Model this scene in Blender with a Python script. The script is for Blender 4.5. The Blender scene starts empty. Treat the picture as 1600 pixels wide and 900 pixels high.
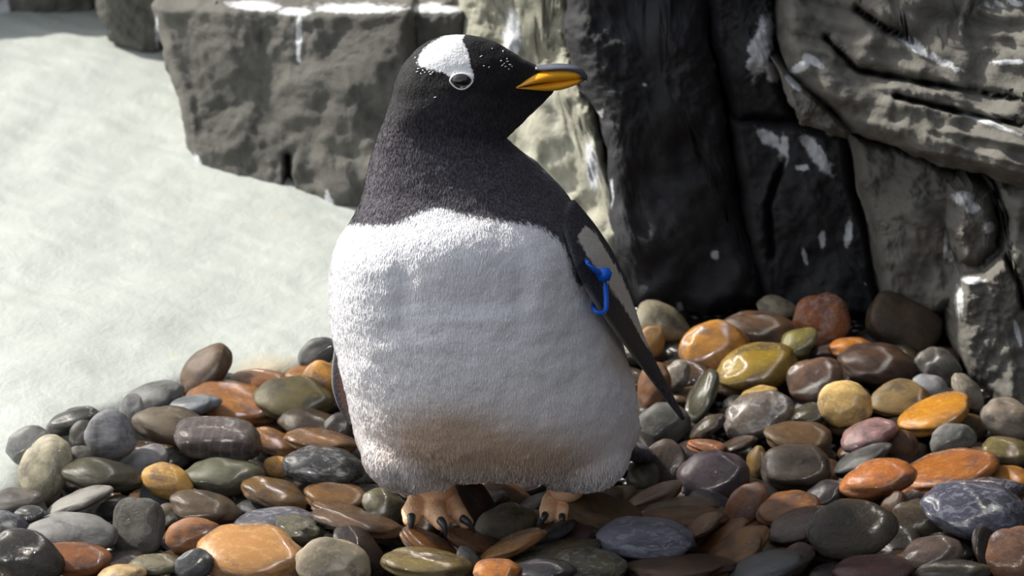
import bpy, bmesh, math, random
import numpy as np
from mathutils import Vector, Matrix, noise
random.seed(7); rng = np.random.default_rng(7)
SC = bpy.context.scene
COL = SC.collection
PI = math.pi

# ------------------------------------------------------------------ camera
F_PX, PITCH, CAM = 3600.0, math.radians(20), Vector((0, -3.3, 1.58))
cd = bpy.data.cameras.new('camera'); cam = bpy.data.objects.new('camera', cd); COL.objects.link(cam)
cd.lens = F_PX*36/1600; cd.sensor_width = 36
cam.location = CAM; cam.rotation_euler = (PI/2-PITCH, 0, 0)
cd.dof.use_dof = True; cd.dof.focus_distance = 3.42; cd.dof.aperture_fstop = 5.0
cd.clip_start = 0.05
SC.camera = cam

# ------------------------------------------------------------------ light
world = bpy.data.worlds.new('sky'); SC.world = world; world.use_nodes = True
wn = world.node_tree.nodes; wl = world.node_tree.links
sky = wn.new('ShaderNodeTexSky'); sky.sky_type = 'NISHITA'; sky.sun_disc = False
SUN_AZ = Vector((-0.90, 0.41, 0.0)).normalized(); SUN_EL = math.radians(42)
sky.sun_elevation = SUN_EL; sky.sun_rotation = math.atan2(SUN_AZ.x, SUN_AZ.y)
sky.air_density = 1.0; sky.dust_density = 2.0; sky.ozone_density = 1.0
hz = wn.new('ShaderNodeHueSaturation'); hz.inputs['Saturation'].default_value = 0.28; wl.new(sky.outputs[0], hz.inputs['Color'])   # sky desaturated for a less blue fill
wl.new(hz.outputs[0], wn['Background'].inputs[0]); wn['Background'].inputs[1].default_value = 0.22
sd = bpy.data.lights.new('sun', 'SUN'); sun = bpy.data.objects.new('sun', sd); COL.objects.link(sun)
sd.energy = 6.2; sd.angle = math.radians(1.5); sd.color = (1.0, 0.95, 0.86)
to_sun = Vector((SUN_AZ.x*math.cos(SUN_EL), SUN_AZ.y*math.cos(SUN_EL), math.sin(SUN_EL)))
sun.rotation_euler = to_sun.to_track_quat('Z', 'Y').to_euler()
sun.location = to_sun*4
vs = SC.view_settings
vs.view_transform = 'Standard'; vs.look = 'None'; vs.gamma = 1.0; vs.use_curve_mapping = False
vs.exposure = 0.0

# ------------------------------------------------------------------ projection helpers
RT = Vector((1, 0, 0)); UP = Vector((0, math.sin(PITCH), math.cos(PITCH))); FW = Vector((0, math.cos(PITCH), -math.sin(PITCH)))
def ray(px, py): return FW + RT*((px-800)/F_PX) + UP*((450-py)/F_PX)
def P(px, py, Y):
    d = ray(px, py); t = (Y-CAM.y)/d.y
    return CAM + d*t
def G(x, y): return 0.12*max(0.0, y-0.2)
def on_ground(px, py, h=0.0):
    d = ray(px, py); lo, hi = 1.5, 12.0
    for _ in range(50):
        m = (lo+hi)/2; p = CAM+d*m
        if p.z > G(p.x, p.y)+h: lo = m
        else: hi = m
    return CAM+d*lo
def proj(co):           # co: (n,3) array -> pixel x, y, distance
    v = co - np.array(CAM)
    r = v[:, 0]; u = v@np.array(UP); f = v@np.array(FW)
    return 800+F_PX*r/f, 450-F_PX*u/f, f
def poly_sd(x, y, poly):       # signed distance, positive inside
    p = np.array(poly, float); q = np.roll(p, -1, 0)
    best = np.full(x.shape, 1e9); inside = np.zeros(x.shape, bool)
    for (ax, ay), (bx, by) in zip(p, q):
        dx, dy = bx-ax, by-ay; L = dx*dx+dy*dy+1e-9
        t = np.clip(((x-ax)*dx+(y-ay)*dy)/L, 0, 1)
        best = np.minimum(best, np.hypot(x-ax-t*dx, y-ay-t*dy))
        c = ((ay > y) != (by > y)) & (x < (bx-ax)*(y-ay)/((by-ay) if by != ay else 1e-9)+ax)
        inside ^= c
    return np.where(inside, best, -best)

# ------------------------------------------------------------------ material helpers
def srgb(r, g, b):
    f = lambda c: (c/255/12.92) if c/255 <= 0.04045 else ((c/255+0.055)/1.055)**2.4
    return (f(r), f(g), f(b), 1)
class NT:
    def __init__(s, name):
        s.m = bpy.data.materials.new(name); s.m.use_nodes = True
        s.n = s.m.node_tree.nodes; s.l = s.m.node_tree.links; s.b = s.n['Principled BSDF']
    def new(s, t, **k):
        o = s.n.new(t)
        for a, v in k.items(): setattr(o, a, v)
        return o
    def put(s, sock, v):
        if hasattr(v, 'is_output') or isinstance(v, bpy.types.NodeSocket): s.l.new(v, sock)
        else: sock.default_value = v
    def math(s, op, a, b=0.0, clamp=False):
        o = s.new('ShaderNodeMath', operation=op, use_clamp=clamp); s.put(o.inputs[0], a); s.put(o.inputs[1], b); return o.outputs[0]
    def mix(s, f, a, b, mode='MIX'):
        o = s.new('ShaderNodeMix', data_type='RGBA', blend_type=mode); s.put(o.inputs[0], f); s.put(o.inputs[6], a); s.put(o.inputs[7], b); return o.outputs[2]
    def noise(s, vec, scale, detail=4, rough=0.5, dist=0.0):
        o = s.new('ShaderNodeTexNoise'); s.l.new(vec, o.inputs['Vector']); o.inputs['Scale'].default_value = scale
        o.inputs['Detail'].default_value = detail; o.inputs['Roughness'].default_value = rough; o.inputs['Distortion'].default_value = dist
        return o.outputs['Fac']
    def ramp(s, v, a, b):      # linear map a..b -> 0..1 clamped
        o = s.new('ShaderNodeMapRange', interpolation_type='SMOOTHSTEP'); s.put(o.inputs[0], v); o.inputs[1].default_value = a; o.inputs[2].default_value = b; return o.outputs[0]
    def coord(s, kind='Object', scale=(1, 1, 1), rot=(0, 0, 0)):
        t = s.new('ShaderNodeTexCoord'); m = s.new('ShaderNodeMapping'); s.l.new(t.outputs[kind], m.inputs[0])
        m.inputs['Scale'].default_value = scale; m.inputs['Rotation'].default_value = rot; return m.outputs[0]
    def attr(s, name): return s.new('ShaderNodeAttribute', attribute_name=name).outputs['Fac']
    def bump(s, h, strength, dist, prev=None):
        o = s.new('ShaderNodeBump'); s.l.new(h, o.inputs['Height']); o.inputs['Strength'].default_value = strength; o.inputs['Distance'].default_value = dist
        if prev is not None: s.l.new(prev, o.inputs['Normal'])
        return o.outputs[0]
    def set(s, **k):
        for a, v in k.items(): s.put(s.b.inputs[a.replace('_', ' ')], v)
        return s.m
def simple(name, col, rough=0.5, **k):
    t = NT(name); t.set(Base_Color=col, Roughness=rough, **k); return t.m

# ------------------------------------------------------------------ object helpers
def link(name, me, mat=None, parent=None, smooth=True):
    o = bpy.data.objects.new(name, me); COL.objects.link(o)
    if mat: me.materials.append(mat)
    if smooth: me.polygons.foreach_set('use_smooth', [True]*len(me.polygons))
    if parent: o.parent = parent
    return o
def bm_mesh(bm, name='mesh'):
    me = bpy.data.meshes.new(name); bm.to_mesh(me); bm.free(); return me
def tag(o, label=None, cat=None, group=None, kind=None):
    for k, v in (('label', label), ('category', cat), ('group', group), ('kind', kind)):
        if v: o[k] = v
    return o
def set_attr(me, name, arr):
    a = me.attributes.get(name) or me.attributes.new(name, 'FLOAT', 'POINT')
    a.data.foreach_set('value', np.asarray(arr, np.float32))
def coords(me):
    a = np.empty(len(me.vertices)*3); me.vertices.foreach_get('co', a); return a.reshape(-1, 3)
def loft(bm, rings, cap=True):
    vs_ = [[bm.verts.new(p) for p in r] for r in rings]; n = len(vs_[0])
    for a, b in zip(vs_, vs_[1:]):
        for i in range(n): bm.faces.new((a[i], a[(i+1) % n], b[(i+1) % n], b[i]))
    if cap: bm.faces.new(vs_[0][::-1]); bm.faces.new(vs_[-1])
def interp(rows, t):           # smooth interpolation of rows keyed by the first column
    rows = np.array(rows, float); out = []
    for c in range(1, rows.shape[1]): out.append(np.interp(t, rows[:, 0], rows[:, c]))
    return out
def smooth_rows(rows, n):
    rows = np.array(sorted(rows), float); t = np.linspace(rows[0, 0], rows[-1, 0], n)
    cols = [t]+[np.interp(t, rows[:, 0], rows[:, c]) for c in range(1, rows.shape[1])]
    a = np.stack(cols, 1)
    for _ in range(6): a[1:-1, 1:] = a[1:-1, 1:]*0.5+(a[:-2, 1:]+a[2:, 1:])*0.25
    return a
def bake(ob, mods):             # evaluate modifiers into a fresh mesh
    for typ, kw in mods:
        m = ob.modifiers.new(typ, typ)
        for k, v in kw.items(): setattr(m, k, v)
    dg = bpy.context.evaluated_depsgraph_get(); dg.update()
    me = bpy.data.meshes.new_from_object(ob.evaluated_get(dg))
    bpy.data.objects.remove(ob); return me
def tube(bm, pts, rad, n=10, flat=1.0, up=Vector((0, 0, 1))):
    rings = []
    for i, p in enumerate(pts):
        d = (Vector(pts[min(i+1, len(pts)-1)])-Vector(pts[max(i-1, 0)])).normalized()
        a = d.cross(up).normalized(); b = a.cross(d)
        r = rad[i] if hasattr(rad, '__len__') else rad
        rings.append([Vector(p)+a*math.cos(t)*r+b*math.sin(t)*r*flat for t in np.linspace(0, 2*PI, n, endpoint=False)])
    loft(bm, rings)

# ================================================================== MATERIALS
def mat_rock(name, base, light, dark, wet=0.0, scale=1.0, moss=0.2, lam=0.5):
    t = NT(name); v = t.coord('Object')
    n1 = t.noise(v, 3.0*scale, 6, 0.6, 0.4); n2 = t.noise(v, 14*scale, 8, 0.65, 0.3); n3 = t.noise(v, 70*scale, 5, 0.7)
    vs2 = t.coord('Object', (5, 5, 1.2)); streak = t.noise(vs2, 3.2, 6, 0.6, 1.0)
    c = t.mix(t.ramp(n1, 0.35, 0.65), base, dark)
    c = t.mix(t.math('MULTIPLY', t.ramp(streak, 0.5, 0.75), 0.45), c, light)
    c = t.mix(t.math('MULTIPLY', t.ramp(n2, 0.55, 0.85), 0.2), c, light)
    c = t.mix(t.math('MULTIPLY', t.ramp(t.noise(v, 9, 5, 0.6), 0.64, 0.74), moss), c, srgb(92, 90, 40))
    lime = t.attr('lime')
    edge = t.math('ADD', lime, t.math('MULTIPLY', t.math('SUBTRACT', t.noise(v, 60, 5, 0.7), 0.5), 1.5))
    c = t.mix(t.math('MULTIPLY', t.ramp(edge, 0.35, 0.75), 0.85), c, srgb(205, 208, 212))
    crack = t.ramp(t.attr('crack'), 0.2, 0.9)
    c = t.mix(crack, c, srgb(22, 21, 20))
    h = t.math('ADD', t.math('MULTIPLY', n2, 0.6), t.math('MULTIPLY', n3, 0.25))
    lay = t.new('ShaderNodeTexWave', wave_type='BANDS', bands_direction='Z'); t.l.new(t.coord('Object', (1, 1, 1), (0.2, 0.25, 0)), lay.inputs[0])
    lay.inputs['Scale'].default_value = 4.0; lay.inputs['Distortion'].default_value = 9; lay.inputs['Detail'].default_value = 5
    h = t.math('ADD', h, t.math('MULTIPLY', lay.outputs['Fac'], lam*0.5))
    t.set(Base_Color=c, Roughness=t.math('ADD', 0.85-0.35*wet, t.math('MULTIPLY', t.math('SUBTRACT', n2, 0.5), 0.4)), Normal=t.bump(h, 0.6, 0.018))
    t.b.inputs['Specular IOR Level'].default_value = 0.12+.15*(wet > .2)
    return t.m
M_rock = mat_rock('grey_rock', srgb(102, 100, 95), srgb(128, 126, 119), srgb(82, 81, 77))
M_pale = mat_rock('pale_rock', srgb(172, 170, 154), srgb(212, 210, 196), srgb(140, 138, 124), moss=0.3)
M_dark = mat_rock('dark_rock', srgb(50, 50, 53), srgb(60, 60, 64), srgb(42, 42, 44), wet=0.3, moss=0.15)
M_mid = mat_rock('warm_rock', srgb(108, 106, 100), srgb(132, 129, 121), srgb(92, 90, 85), wet=0.0, lam=1.4)

def mat_snow():
    t = NT('packed_snow'); v = t.coord('Object')
    vr = t.coord('Object', (1, 1, 1), (0, 0, 0.5))
    n1 = t.noise(v, 2.5, 5, 0.6); n2 = t.noise(v, 22, 6, 0.6, 0.4); n3 = t.noise(v, 120, 4, 0.6)
    c = t.mix(n1, srgb(178, 183, 178), srgb(162, 167, 161))
    c = t.mix(t.math('MULTIPLY', t.ramp(n2, 0.55, 0.85), 0.22), c, srgb(140, 145, 138))
    c = t.mix(t.math('MULTIPLY', t.ramp(t.attr('stain'), 0.25, 1.0), 0.55), c, srgb(172, 148, 100))
    g = t.math('MULTIPLY', t.ramp(t.noise(v, 7, 5, 0.7), 0.66, 0.76), t.attr('rim'))
    c = t.mix(t.math('MULTIPLY', g, 0.6), c, srgb(150, 175, 95))
    w = t.new('ShaderNodeTexWave', wave_type='BANDS', bands_direction='Y'); t.l.new(vr, w.inputs[0]); w.inputs['Scale'].default_value = 4.5
    w.inputs['Distortion'].default_value = 6; w.inputs['Detail'].default_value = 4; w.inputs['Detail Scale'].default_value = 1.6
    h = t.math('ADD', t.math('MULTIPLY', w.outputs['Fac'], 0.35), t.math('ADD', t.math('MULTIPLY', n2, 0.9), t.math('MULTIPLY', n3, 0.25)))
    t.set(Base_Color=c, Roughness=0.55, Normal=t.bump(h, 0.27, 0.016))
    t.b.inputs['Subsurface Weight'].default_value = 0.15; t.b.inputs['Subsurface Radius'].default_value = (0.01, 0.012, 0.014)
    return t.m
M_snow = mat_snow()
def mat_gravel():
    t = NT('wet_dark_gravel'); v = t.coord('Object')
    vo = t.new('ShaderNodeTexVoronoi'); t.l.new(v, vo.inputs[0]); vo.inputs['Scale'].default_value = 45
    c = t.mix(t.noise(v, 20, 4), srgb(26, 22, 19), srgb(14, 13, 12))
    t.set(Base_Color=c, Roughness=0.35, Normal=t.bump(vo.outputs['Distance'], 1.0, 0.02)); return t.m
M_gravel = mat_gravel()

def mat_pebble(name, mott=0.0, mcol=(200, 200, 215), stripe=0.0, rough_base=0.16, bumpy=0.15):
    t = NT(name); oi = t.new('ShaderNodeObjectInfo')
    tc = t.new('ShaderNodeTexCoord'); mp = t.new('ShaderNodeMapping'); t.l.new(tc.outputs['Object'], mp.inputs[0])
    cb = t.new('ShaderNodeCombineXYZ'); r9 = t.math('MULTIPLY', oi.outputs['Random'], 37.0)
    for i in range(3): t.l.new(r9, cb.inputs[i])
    t.l.new(cb.outputs[0], mp.inputs['Location']); v = mp.outputs[0]
    n1 = t.noise(v, 1.1, 4, 0.6, 0.6); n2 = t.noise(v, 6, 6, 0.7, 0.5); n3 = t.noise(v, 34, 4, 0.7)
    base = oi.outputs['Color']
    hs = t.new('ShaderNodeHueSaturation'); t.put(hs.inputs['Color'], base); hs.inputs['Value'].default_value = 0.42; hs.inputs['Saturation'].default_value = 0.75; hs.inputs['Hue'].default_value = 0.485
    hs2 = t.new('ShaderNodeHueSaturation'); t.put(hs2.inputs['Color'], base); hs2.inputs['Value'].default_value = 1.55; hs2.inputs['Saturation'].default_value = 0.9; hs2.inputs['Hue'].default_value = 0.52
    c = t.mix(t.ramp(n1, 0.42, 0.68), base, hs.outputs[0])
    c = t.mix(t.math('MULTIPLY', t.ramp(n2, 0.48, 0.72), 0.6), c, hs2.outputs[0])
    c = t.mix(t.math('MULTIPLY', t.ramp(n3, 0.62, 0.72), 0.35), c, hs.outputs[0])
    if mott:
        c = t.mix(t.math('MULTIPLY', t.ramp(t.noise(v, 3.2, 9, 0.72, 1.2), 0.5, 0.6), mott), c, srgb(*mcol))
    if stripe:
        w = t.new('ShaderNodeTexWave'); t.l.new(v, w.inputs[0]); w.inputs['Scale'].default_value = 1.2; w.inputs['Distortion'].default_value = 4; w.inputs['Detail'].default_value = 3
        c = t.mix(t.math('MULTIPLY', t.ramp(w.outputs['Fac'], 0.8, 0.95), stripe), c, srgb(170, 165, 150))
    dry = t.math('SUBTRACT', 1.0, oi.outputs['Alpha'])
    r = t.math('ADD', t.math('ADD', rough_base, t.math('MULTIPLY', dry, 0.45)), t.math('MULTIPLY', t.ramp(n2, 0.45, 0.7), 0.2))
    h = t.math('ADD', t.math('MULTIPLY', n2, 0.6), t.math('MULTIPLY', n3, 0.35))
    c = t.mix(t.math('MULTIPLY', t.ramp(t.noise(v, 80, 3, .7), .55, .75), .3), c, hs2.outputs[0])
    nrm = t.bump(h, bumpy, 0.12)
    t.set(Base_Color=c, Roughness=r, Normal=nrm)
    dr = t.math('ADD', t.ramp(t.noise(v, 9, 2, .5), .6, .72), t.math('MULTIPLY', t.ramp(t.noise(v, 26, 2, .5), .58, .7), .4))            # beads and rivulets of water
    t.l.new(t.bump(t.math('ADD', h, t.math('MULTIPLY', dr, .45)), 0.5, .12), t.b.inputs['Coat Normal'])
    t.put(t.b.inputs['Coat Weight'], t.math('MULTIPLY', oi.outputs['Alpha'], 0.8)); t.b.inputs['Specular IOR Level'].default_value = 0.3; t.b.inputs['Coat Roughness'].default_value = 0.10
    return t.m
MP = {'p': mat_pebble('river_pebble'), 'm': mat_pebble('mottled_pebble', 0.32, (165, 168, 176)), 's': mat_pebble('veined_pebble', 0.0, stripe=0.10),
      'r': mat_pebble('rough_pebble', 0.3, (170, 168, 140), rough_base=0.3, bumpy=0.9)}

# ================================================================== GROUND
BORDER = [(-400, 900), (-120, 830), (-10, 770), (40, 700), (100, 662), (190, 628), (280, 590), (380, 590), (470, 565), (540, 540), (620, 470), (760, 420), (900, 395)]
bpts = [on_ground(x, y) for x, y in BORDER]; bxy = [(p.x, p.y) for p in bpts]
bxy_poly = [(-3.5, bxy[0][1]-2.0)]+bxy+[(bxy[-1][0]+0.1, 4.2), (-3.5, 4.2)]
def grid_mesh(x0, x1, y0, y1, step, zf):
    xs = np.arange(x0, x1+step, step); ys = np.arange(y0, y1+step, step)
    X, Y = np.meshgrid(xs, ys); Z = zf(X, Y)
    v = np.stack([X.ravel(), Y.ravel(), Z.ravel()], 1); nx = len(xs)
    f = [(j*nx+i, j*nx+i+1, (j+1)*nx+i+1, (j+1)*nx+i) for j in range(len(ys)-1) for i in range(nx-1)]
    me = bpy.data.meshes.new('ground'); me.from_pydata(v.tolist(), [], f); return me
def gz(X, Y): return 0.12*np.maximum(0, Y-0.2)
def snow_z(X, Y):
    d = poly_sd(X.ravel(), Y.ravel(), bxy_poly).reshape(X.shape)
    s = np.clip((d+0.10)/0.08, 0, 1); s = s*s*(3-2*s)
    n = np.array([noise.fractal((x*1.6, y*1.6, 3.1), 0.6, 2.0, 4) for x, y in zip(X.ravel(), Y.ravel())]).reshape(X.shape)
    n2 = np.array([noise.noise((x*5-y*3, y*14+x*6, 1.0)) for x, y in zip(X.ravel(), Y.ravel())]).reshape(X.shape)
    return gz(X, Y)-0.075+s*(0.095+0.014*n+0.003*n2)
me = grid_mesh(-2.6, 0.75, -0.9, 3.4, 0.022, snow_z)
c = coords(me); px, py, _ = proj(c)
st = np.exp(-((px-420)/70)**2-((py-580)/32)**2)+0.5*np.exp(-((px-440)/60)**2-((py-335)/12)**2)
set_attr(me, 'stain', st)
d = poly_sd(c[:, 0], c[:, 1], bxy_poly); set_attr(me, 'rim', np.clip(1-d/0.45, 0, 1))
snow = tag(link('snow_slope', me, M_snow), kind='structure')
me = grid_mesh(-2.2, 2.2, -1.3, 1.5, 0.05, lambda X, Y: gz(X, Y)-0.062)
tag(link('gravel_bed', me, M_gravel), kind='structure')

# ================================================================== ROCKS
def slab(name, poly, Ybase, sx=0.0, sy=0.0, mat=None, lime=(), cracks=(), bev=0.05, bevw=18, rough=0.02, back=0.45, label=None, seed=0, facet=0.03, center=None, parent=None, n=200, rings=46, lam=0.0):
    """rock block: outline in the image plane, standing at depth Ybase, sx/sy turn its face"""
    p = np.array(poly, float); q = np.roll(p, -1, 0); L = np.hypot(*(q-p).T); cum = np.concatenate([[0], np.cumsum(L)])
    cx, cy = center or p.mean(0)
    out = []
    for s in np.linspace(0, cum[-1], 500, endpoint=False):
        i = np.searchsorted(cum, s, side='right')-1; t = (s-cum[i])/L[i]; e = p[i]*(1-t)+q[i]*t
        k = noise.fractal((e[0]*0.03+seed, e[1]*0.03, seed*1.7), 0.8, 2.0, 4)*6
        r = e-np.array([cx, cy]); rl = np.hypot(*r); out.append(e+r/rl*k)
    out = np.array(out)
    verts, lv, cv = [], [], []; K = rings; M = 2*K+1
    gi, gj = np.meshgrid(np.arange(-K, K+1), np.arange(-K, K+1)); gi = gi.ravel(); gj = gj.ravel()
    kk = np.maximum(abs(gi), abs(gj)); ks = np.maximum(kk, 1)
    s8 = np.where((gi == kk) & (gj < kk), gj+kk, np.where((gj == kk) & (gi > -kk), 3*kk-gi, np.where((gi == -kk) & (gj > -kk), 5*kk-gj, 7*kk+gi)))/(8*ks)
    th0 = np.arctan2(out[:, 1]-cy, out[:, 0]-cx); tgt = -0.75*PI+2*PI*s8     # square corners go to the diagonal directions
    dirn = 1 if np.sum(np.diff(np.unwrap(th0))) > 0 else -1
    if dirn < 0: out = out[::-1]; th0 = th0[::-1]
    tu = np.unwrap(th0); tu = tu-2*PI*np.ceil((tu[0]+0.75*PI)/(2*PI)); tu2 = np.concatenate([tu-0, tu+2*PI, tu+4*PI]); o2 = np.concatenate([out]*3)
    tgt = -PI/4+2*PI*s8
    while tu2[0] > tgt.min(): tu2 = tu2-2*PI
    od = np.argsort(tu2, kind='stable'); bx_ = np.interp(tgt, tu2[od], o2[od, 0]); by_ = np.interp(tgt, tu2[od], o2[od, 1])
    rr = (kk/K)**0.85; X = cx+(bx_-cx)*rr; Yp = cy+(by_-cy)*rr
    sdv = poly_sd(X, Yp, poly)
    for x, y, s in zip(X, Yp, sdv):
        e = max(0.0, min(1.0, 1-max(s, 0)/bevw))
        Y = Ybase+sx*(x-cx)/1000+sy*(y-cy)/1000
        w = (x*0.006+seed*3.1, y*0.006, seed)
        Y += facet*(noise.voronoi((x*0.011+seed, y*0.008, seed))[0][0]*1.6-0.6)
        Y += rough*noise.fractal(w, 0.9, 2.1, 6)*1.6 + 0.35*rough*noise.fractal((x*0.035, y*0.035, seed+9.), 0.8, 2.0, 4)
        if lam: Y += lam*abs(noise.noise((x*0.004+seed, (y-0.22*(x-1300))*0.035, 2.2)))
        ck = 0.0
        for path, wd in cracks:
            for (ax, ay), (bx, by) in zip(path, path[1:]):
                dx, dy = bx-ax, by-ay; t = max(0, min(1, ((x-ax)*dx+(y-ay)*dy)/(dx*dx+dy*dy)))
                dd = math.hypot(x-ax-t*dx, y-ay-t*dy)+3*noise.noise((x*.05, y*.05, 4))
                ck = max(ck, 1-dd/wd)
        ck = max(0, ck); Y += 0.05*ck+bev*e*e
        cv.append(ck)
        lm = 0.0
        for (lx, ly, a, b, ang) in lime:
            ca, sa = math.cos(math.radians(ang)), math.sin(math.radians(ang)); ux = (x-lx)*ca-(y-ly)*sa; uy = (x-lx)*sa+(y-ly)*ca
            lm = max(lm, 1.25*math.exp(-(ux/a)**2-(uy/b)**2))
        lv.append(lm)
        verts.append(P(x, y, Y))
    faces = [(b_*M+a_, b_*M+a_+1, (b_+1)*M+a_+1, (b_+1)*M+a_) for b_ in range(M-1) for a_ in range(M-1)]
    loop = [(K, t) for t in range(-K, K)]+[(t, K) for t in range(K, -K, -1)]+[(-K, t) for t in range(K, -K, -1)]+[(t, -K) for t in range(-K, K)]
    ids = [(b_+K)*M+(a_+K) for a_, b_ in loop]; N = len(ids)
    edge = [verts[q] for q in ids]; steps = 5
    for k in range(1, steps+1):
        m = len(verts); new = list(range(m, m+N))
        for v in edge:
            g = back*k/steps; j = 0.02*noise.noise((v.x*6, v.z*6, k*2.0+seed))
            verts.append(Vector((v.x+j, v.y+g, v.z+j))); lv.append(0); cv.append(0)
        faces += [(ids[i], ids[(i+1) % N], new[(i+1) % N], new[i]) for i in range(N)]; ids = new
    faces.append(tuple(ids))
    me = bpy.data.meshes.new(name); me.from_pydata([tuple(v) for v in verts], [], faces)
    bm = bmesh.new(); bm.from_mesh(me); bmesh.ops.recalc_face_normals(bm, faces=bm.faces); bm.to_mesh(me); bm.free()
    set_attr(me, 'lime', lv); set_attr(me, 'crack', cv)
    o = link(name, me, mat, parent)
    if label: o['label'] = label
    return o

# backing wall of the blocks; unseen stretch round the camera added to block sky
bw = bmesh.new()
pts = [(-3.2, 3.3), (-1.6, 3.0), (-0.4, 2.2), (0.35, 1.75), (0.8, 1.35), (1.15, 1.0), (1.35, 0.3), (1.5, -0.8), (1.8, -1.9), (2.2, -3.4), (2.1, -4.9), (1.0, -5.9), (-0.8, -6.2)]
cs = []
for i in range(193):
    u = i/192*(len(pts)-1); k = min(int(u), len(pts)-2); f = u-k
    cs.append((pts[k][0]*(1-f)+pts[k+1][0]*f, pts[k][1]*(1-f)+pts[k+1][1]*f))
front, rear = [], []
for j in range(33):
    z = -0.1+j/32*1.75
    front.append([bw.verts.new((x+0.10*noise.fractal((x*2, y*2, z*2), .8, 2, 5), y+0.12*noise.fractal((x*2+9, y*2, z*2), .8, 2, 5)+z*(0.12 if y > -2 else 0), z)) for x, y in cs])
for r_ in front:          # right-hand side raised to cut sky light from there
    for v in r_: v.co.z = -0.1+(v.co.z+0.1)*(1+0.75*max(0, min(1, (v.co.x+0.2)/1.0)))
for a, b in zip(front, front[1:]):
    for i in range(len(cs)-1): bw.faces.new((a[i], a[i+1], b[i+1], b[i]))
top2 = [bw.verts.new((v.co.x+(0.5 if v.co.y > -5.4 else 0.2), v.co.y+(0.7 if v.co.y > -2.5 else -0.6), v.co.z+0.05)) for v in front[-1]]
bot2 = [bw.verts.new((v.co.x, v.co.y, -0.1)) for v in top2]
for i in range(len(cs)-1):
    bw.faces.new((front[-1][i], front[-1][i+1], top2[i+1], top2[i])); bw.faces.new((top2[i], top2[i+1], bot2[i+1], bot2[i]))
bmesh.ops.recalc_face_normals(bw, faces=bw.faces)
me = bm_mesh(bw); set_attr(me, 'lime', [0]*len(me.vertices)); set_attr(me, 'crack', [0]*len(me.vertices))
wall = tag(link('rock_wall', me, M_dark), kind='structure')

R = lambda *a, **k: slab('rock_block', *a, parent=wall, **k)  # tall blocks run on above view, height added to shade the right rock
R([(-260, -120), (155, -120), (158, 30), (120, 45), (60, 52), (20, 58), (-60, 75), (-260, 120)], 2.25, 0.2, 0.3, M_rock, lime=((5, 25, 14, 30, 0), (45, 48, 22, 8, 10)), seed=1, label='dark rock at the far left corner above the snow')
R([(140, -120), (262, -120), (262, 60), (256, 104), (215, 88), (172, 62), (152, 30)], 2.0, 0.1, 0.2, M_rock, lime=((246, 20, 4, 60, 0),), seed=2, label='narrow dark grey block behind the snow crest')
R([(238, 6), (300, 3), (420, 8), (520, 12), (645, 10), (650, 120), (640, 260), (600, 400), (545, 372), (490, 342), (440, 345), (400, 340), (365, 318), (330, 300), (300, 282), (290, 215), (280, 152), (262, 110), (248, 60)],
  1.28, -0.75, -0.25, M_rock, lime=((400, 10, 45, 8, -5), (460, 18, 30, 7, 0), (560, 14, 80, 7, 0), (467, 55, 5, 40, 0), (515, 320, 7, 24, 12), (243, 70, 3, 50, -4), (310, 255, 5, 18, 20)),
  cracks=(([(450, 245), (452, 300), (478, 340)], 9),), center=(450, 170), seed=3, facet=0.03, label='large grey block with a white crusted top edge')
R([(632, 12), (700, 8), (735, 10), (730, 120), (735, 300), (650, 300), (640, 120)], 1.22, 0.2, -0.2, M_rock, lime=((680, 14, 50, 7, 0), (645, 50, 5, 30, 0)), seed=4, label='grey block behind the penguin head')
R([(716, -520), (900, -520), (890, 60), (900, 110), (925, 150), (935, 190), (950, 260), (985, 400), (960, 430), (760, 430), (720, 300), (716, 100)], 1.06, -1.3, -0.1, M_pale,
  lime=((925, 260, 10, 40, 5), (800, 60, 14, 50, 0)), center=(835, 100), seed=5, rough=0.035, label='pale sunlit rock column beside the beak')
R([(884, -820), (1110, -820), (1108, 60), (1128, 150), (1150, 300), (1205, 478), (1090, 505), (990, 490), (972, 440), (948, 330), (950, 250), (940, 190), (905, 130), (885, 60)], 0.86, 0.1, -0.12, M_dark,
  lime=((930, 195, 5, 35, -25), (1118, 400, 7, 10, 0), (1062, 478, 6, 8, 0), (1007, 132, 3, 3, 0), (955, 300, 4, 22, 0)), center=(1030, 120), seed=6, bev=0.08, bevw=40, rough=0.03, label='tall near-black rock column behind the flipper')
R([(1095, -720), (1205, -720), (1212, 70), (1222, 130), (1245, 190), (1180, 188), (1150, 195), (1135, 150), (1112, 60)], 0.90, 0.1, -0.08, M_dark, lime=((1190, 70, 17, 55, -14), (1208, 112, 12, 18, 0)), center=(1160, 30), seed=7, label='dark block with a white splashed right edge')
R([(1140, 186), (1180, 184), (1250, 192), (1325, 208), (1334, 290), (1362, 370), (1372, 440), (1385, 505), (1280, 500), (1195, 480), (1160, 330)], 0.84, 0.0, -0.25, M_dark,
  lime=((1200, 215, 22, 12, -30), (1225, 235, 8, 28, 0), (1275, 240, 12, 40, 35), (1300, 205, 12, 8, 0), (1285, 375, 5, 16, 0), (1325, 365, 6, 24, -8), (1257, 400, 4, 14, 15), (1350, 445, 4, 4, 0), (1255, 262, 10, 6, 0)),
  cracks=(([(1225, 250), (1200, 320), (1205, 400)], 8),), seed=8, bev=0.07, label='dark rock with scattered white splashes above the orange pebbles')
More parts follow.
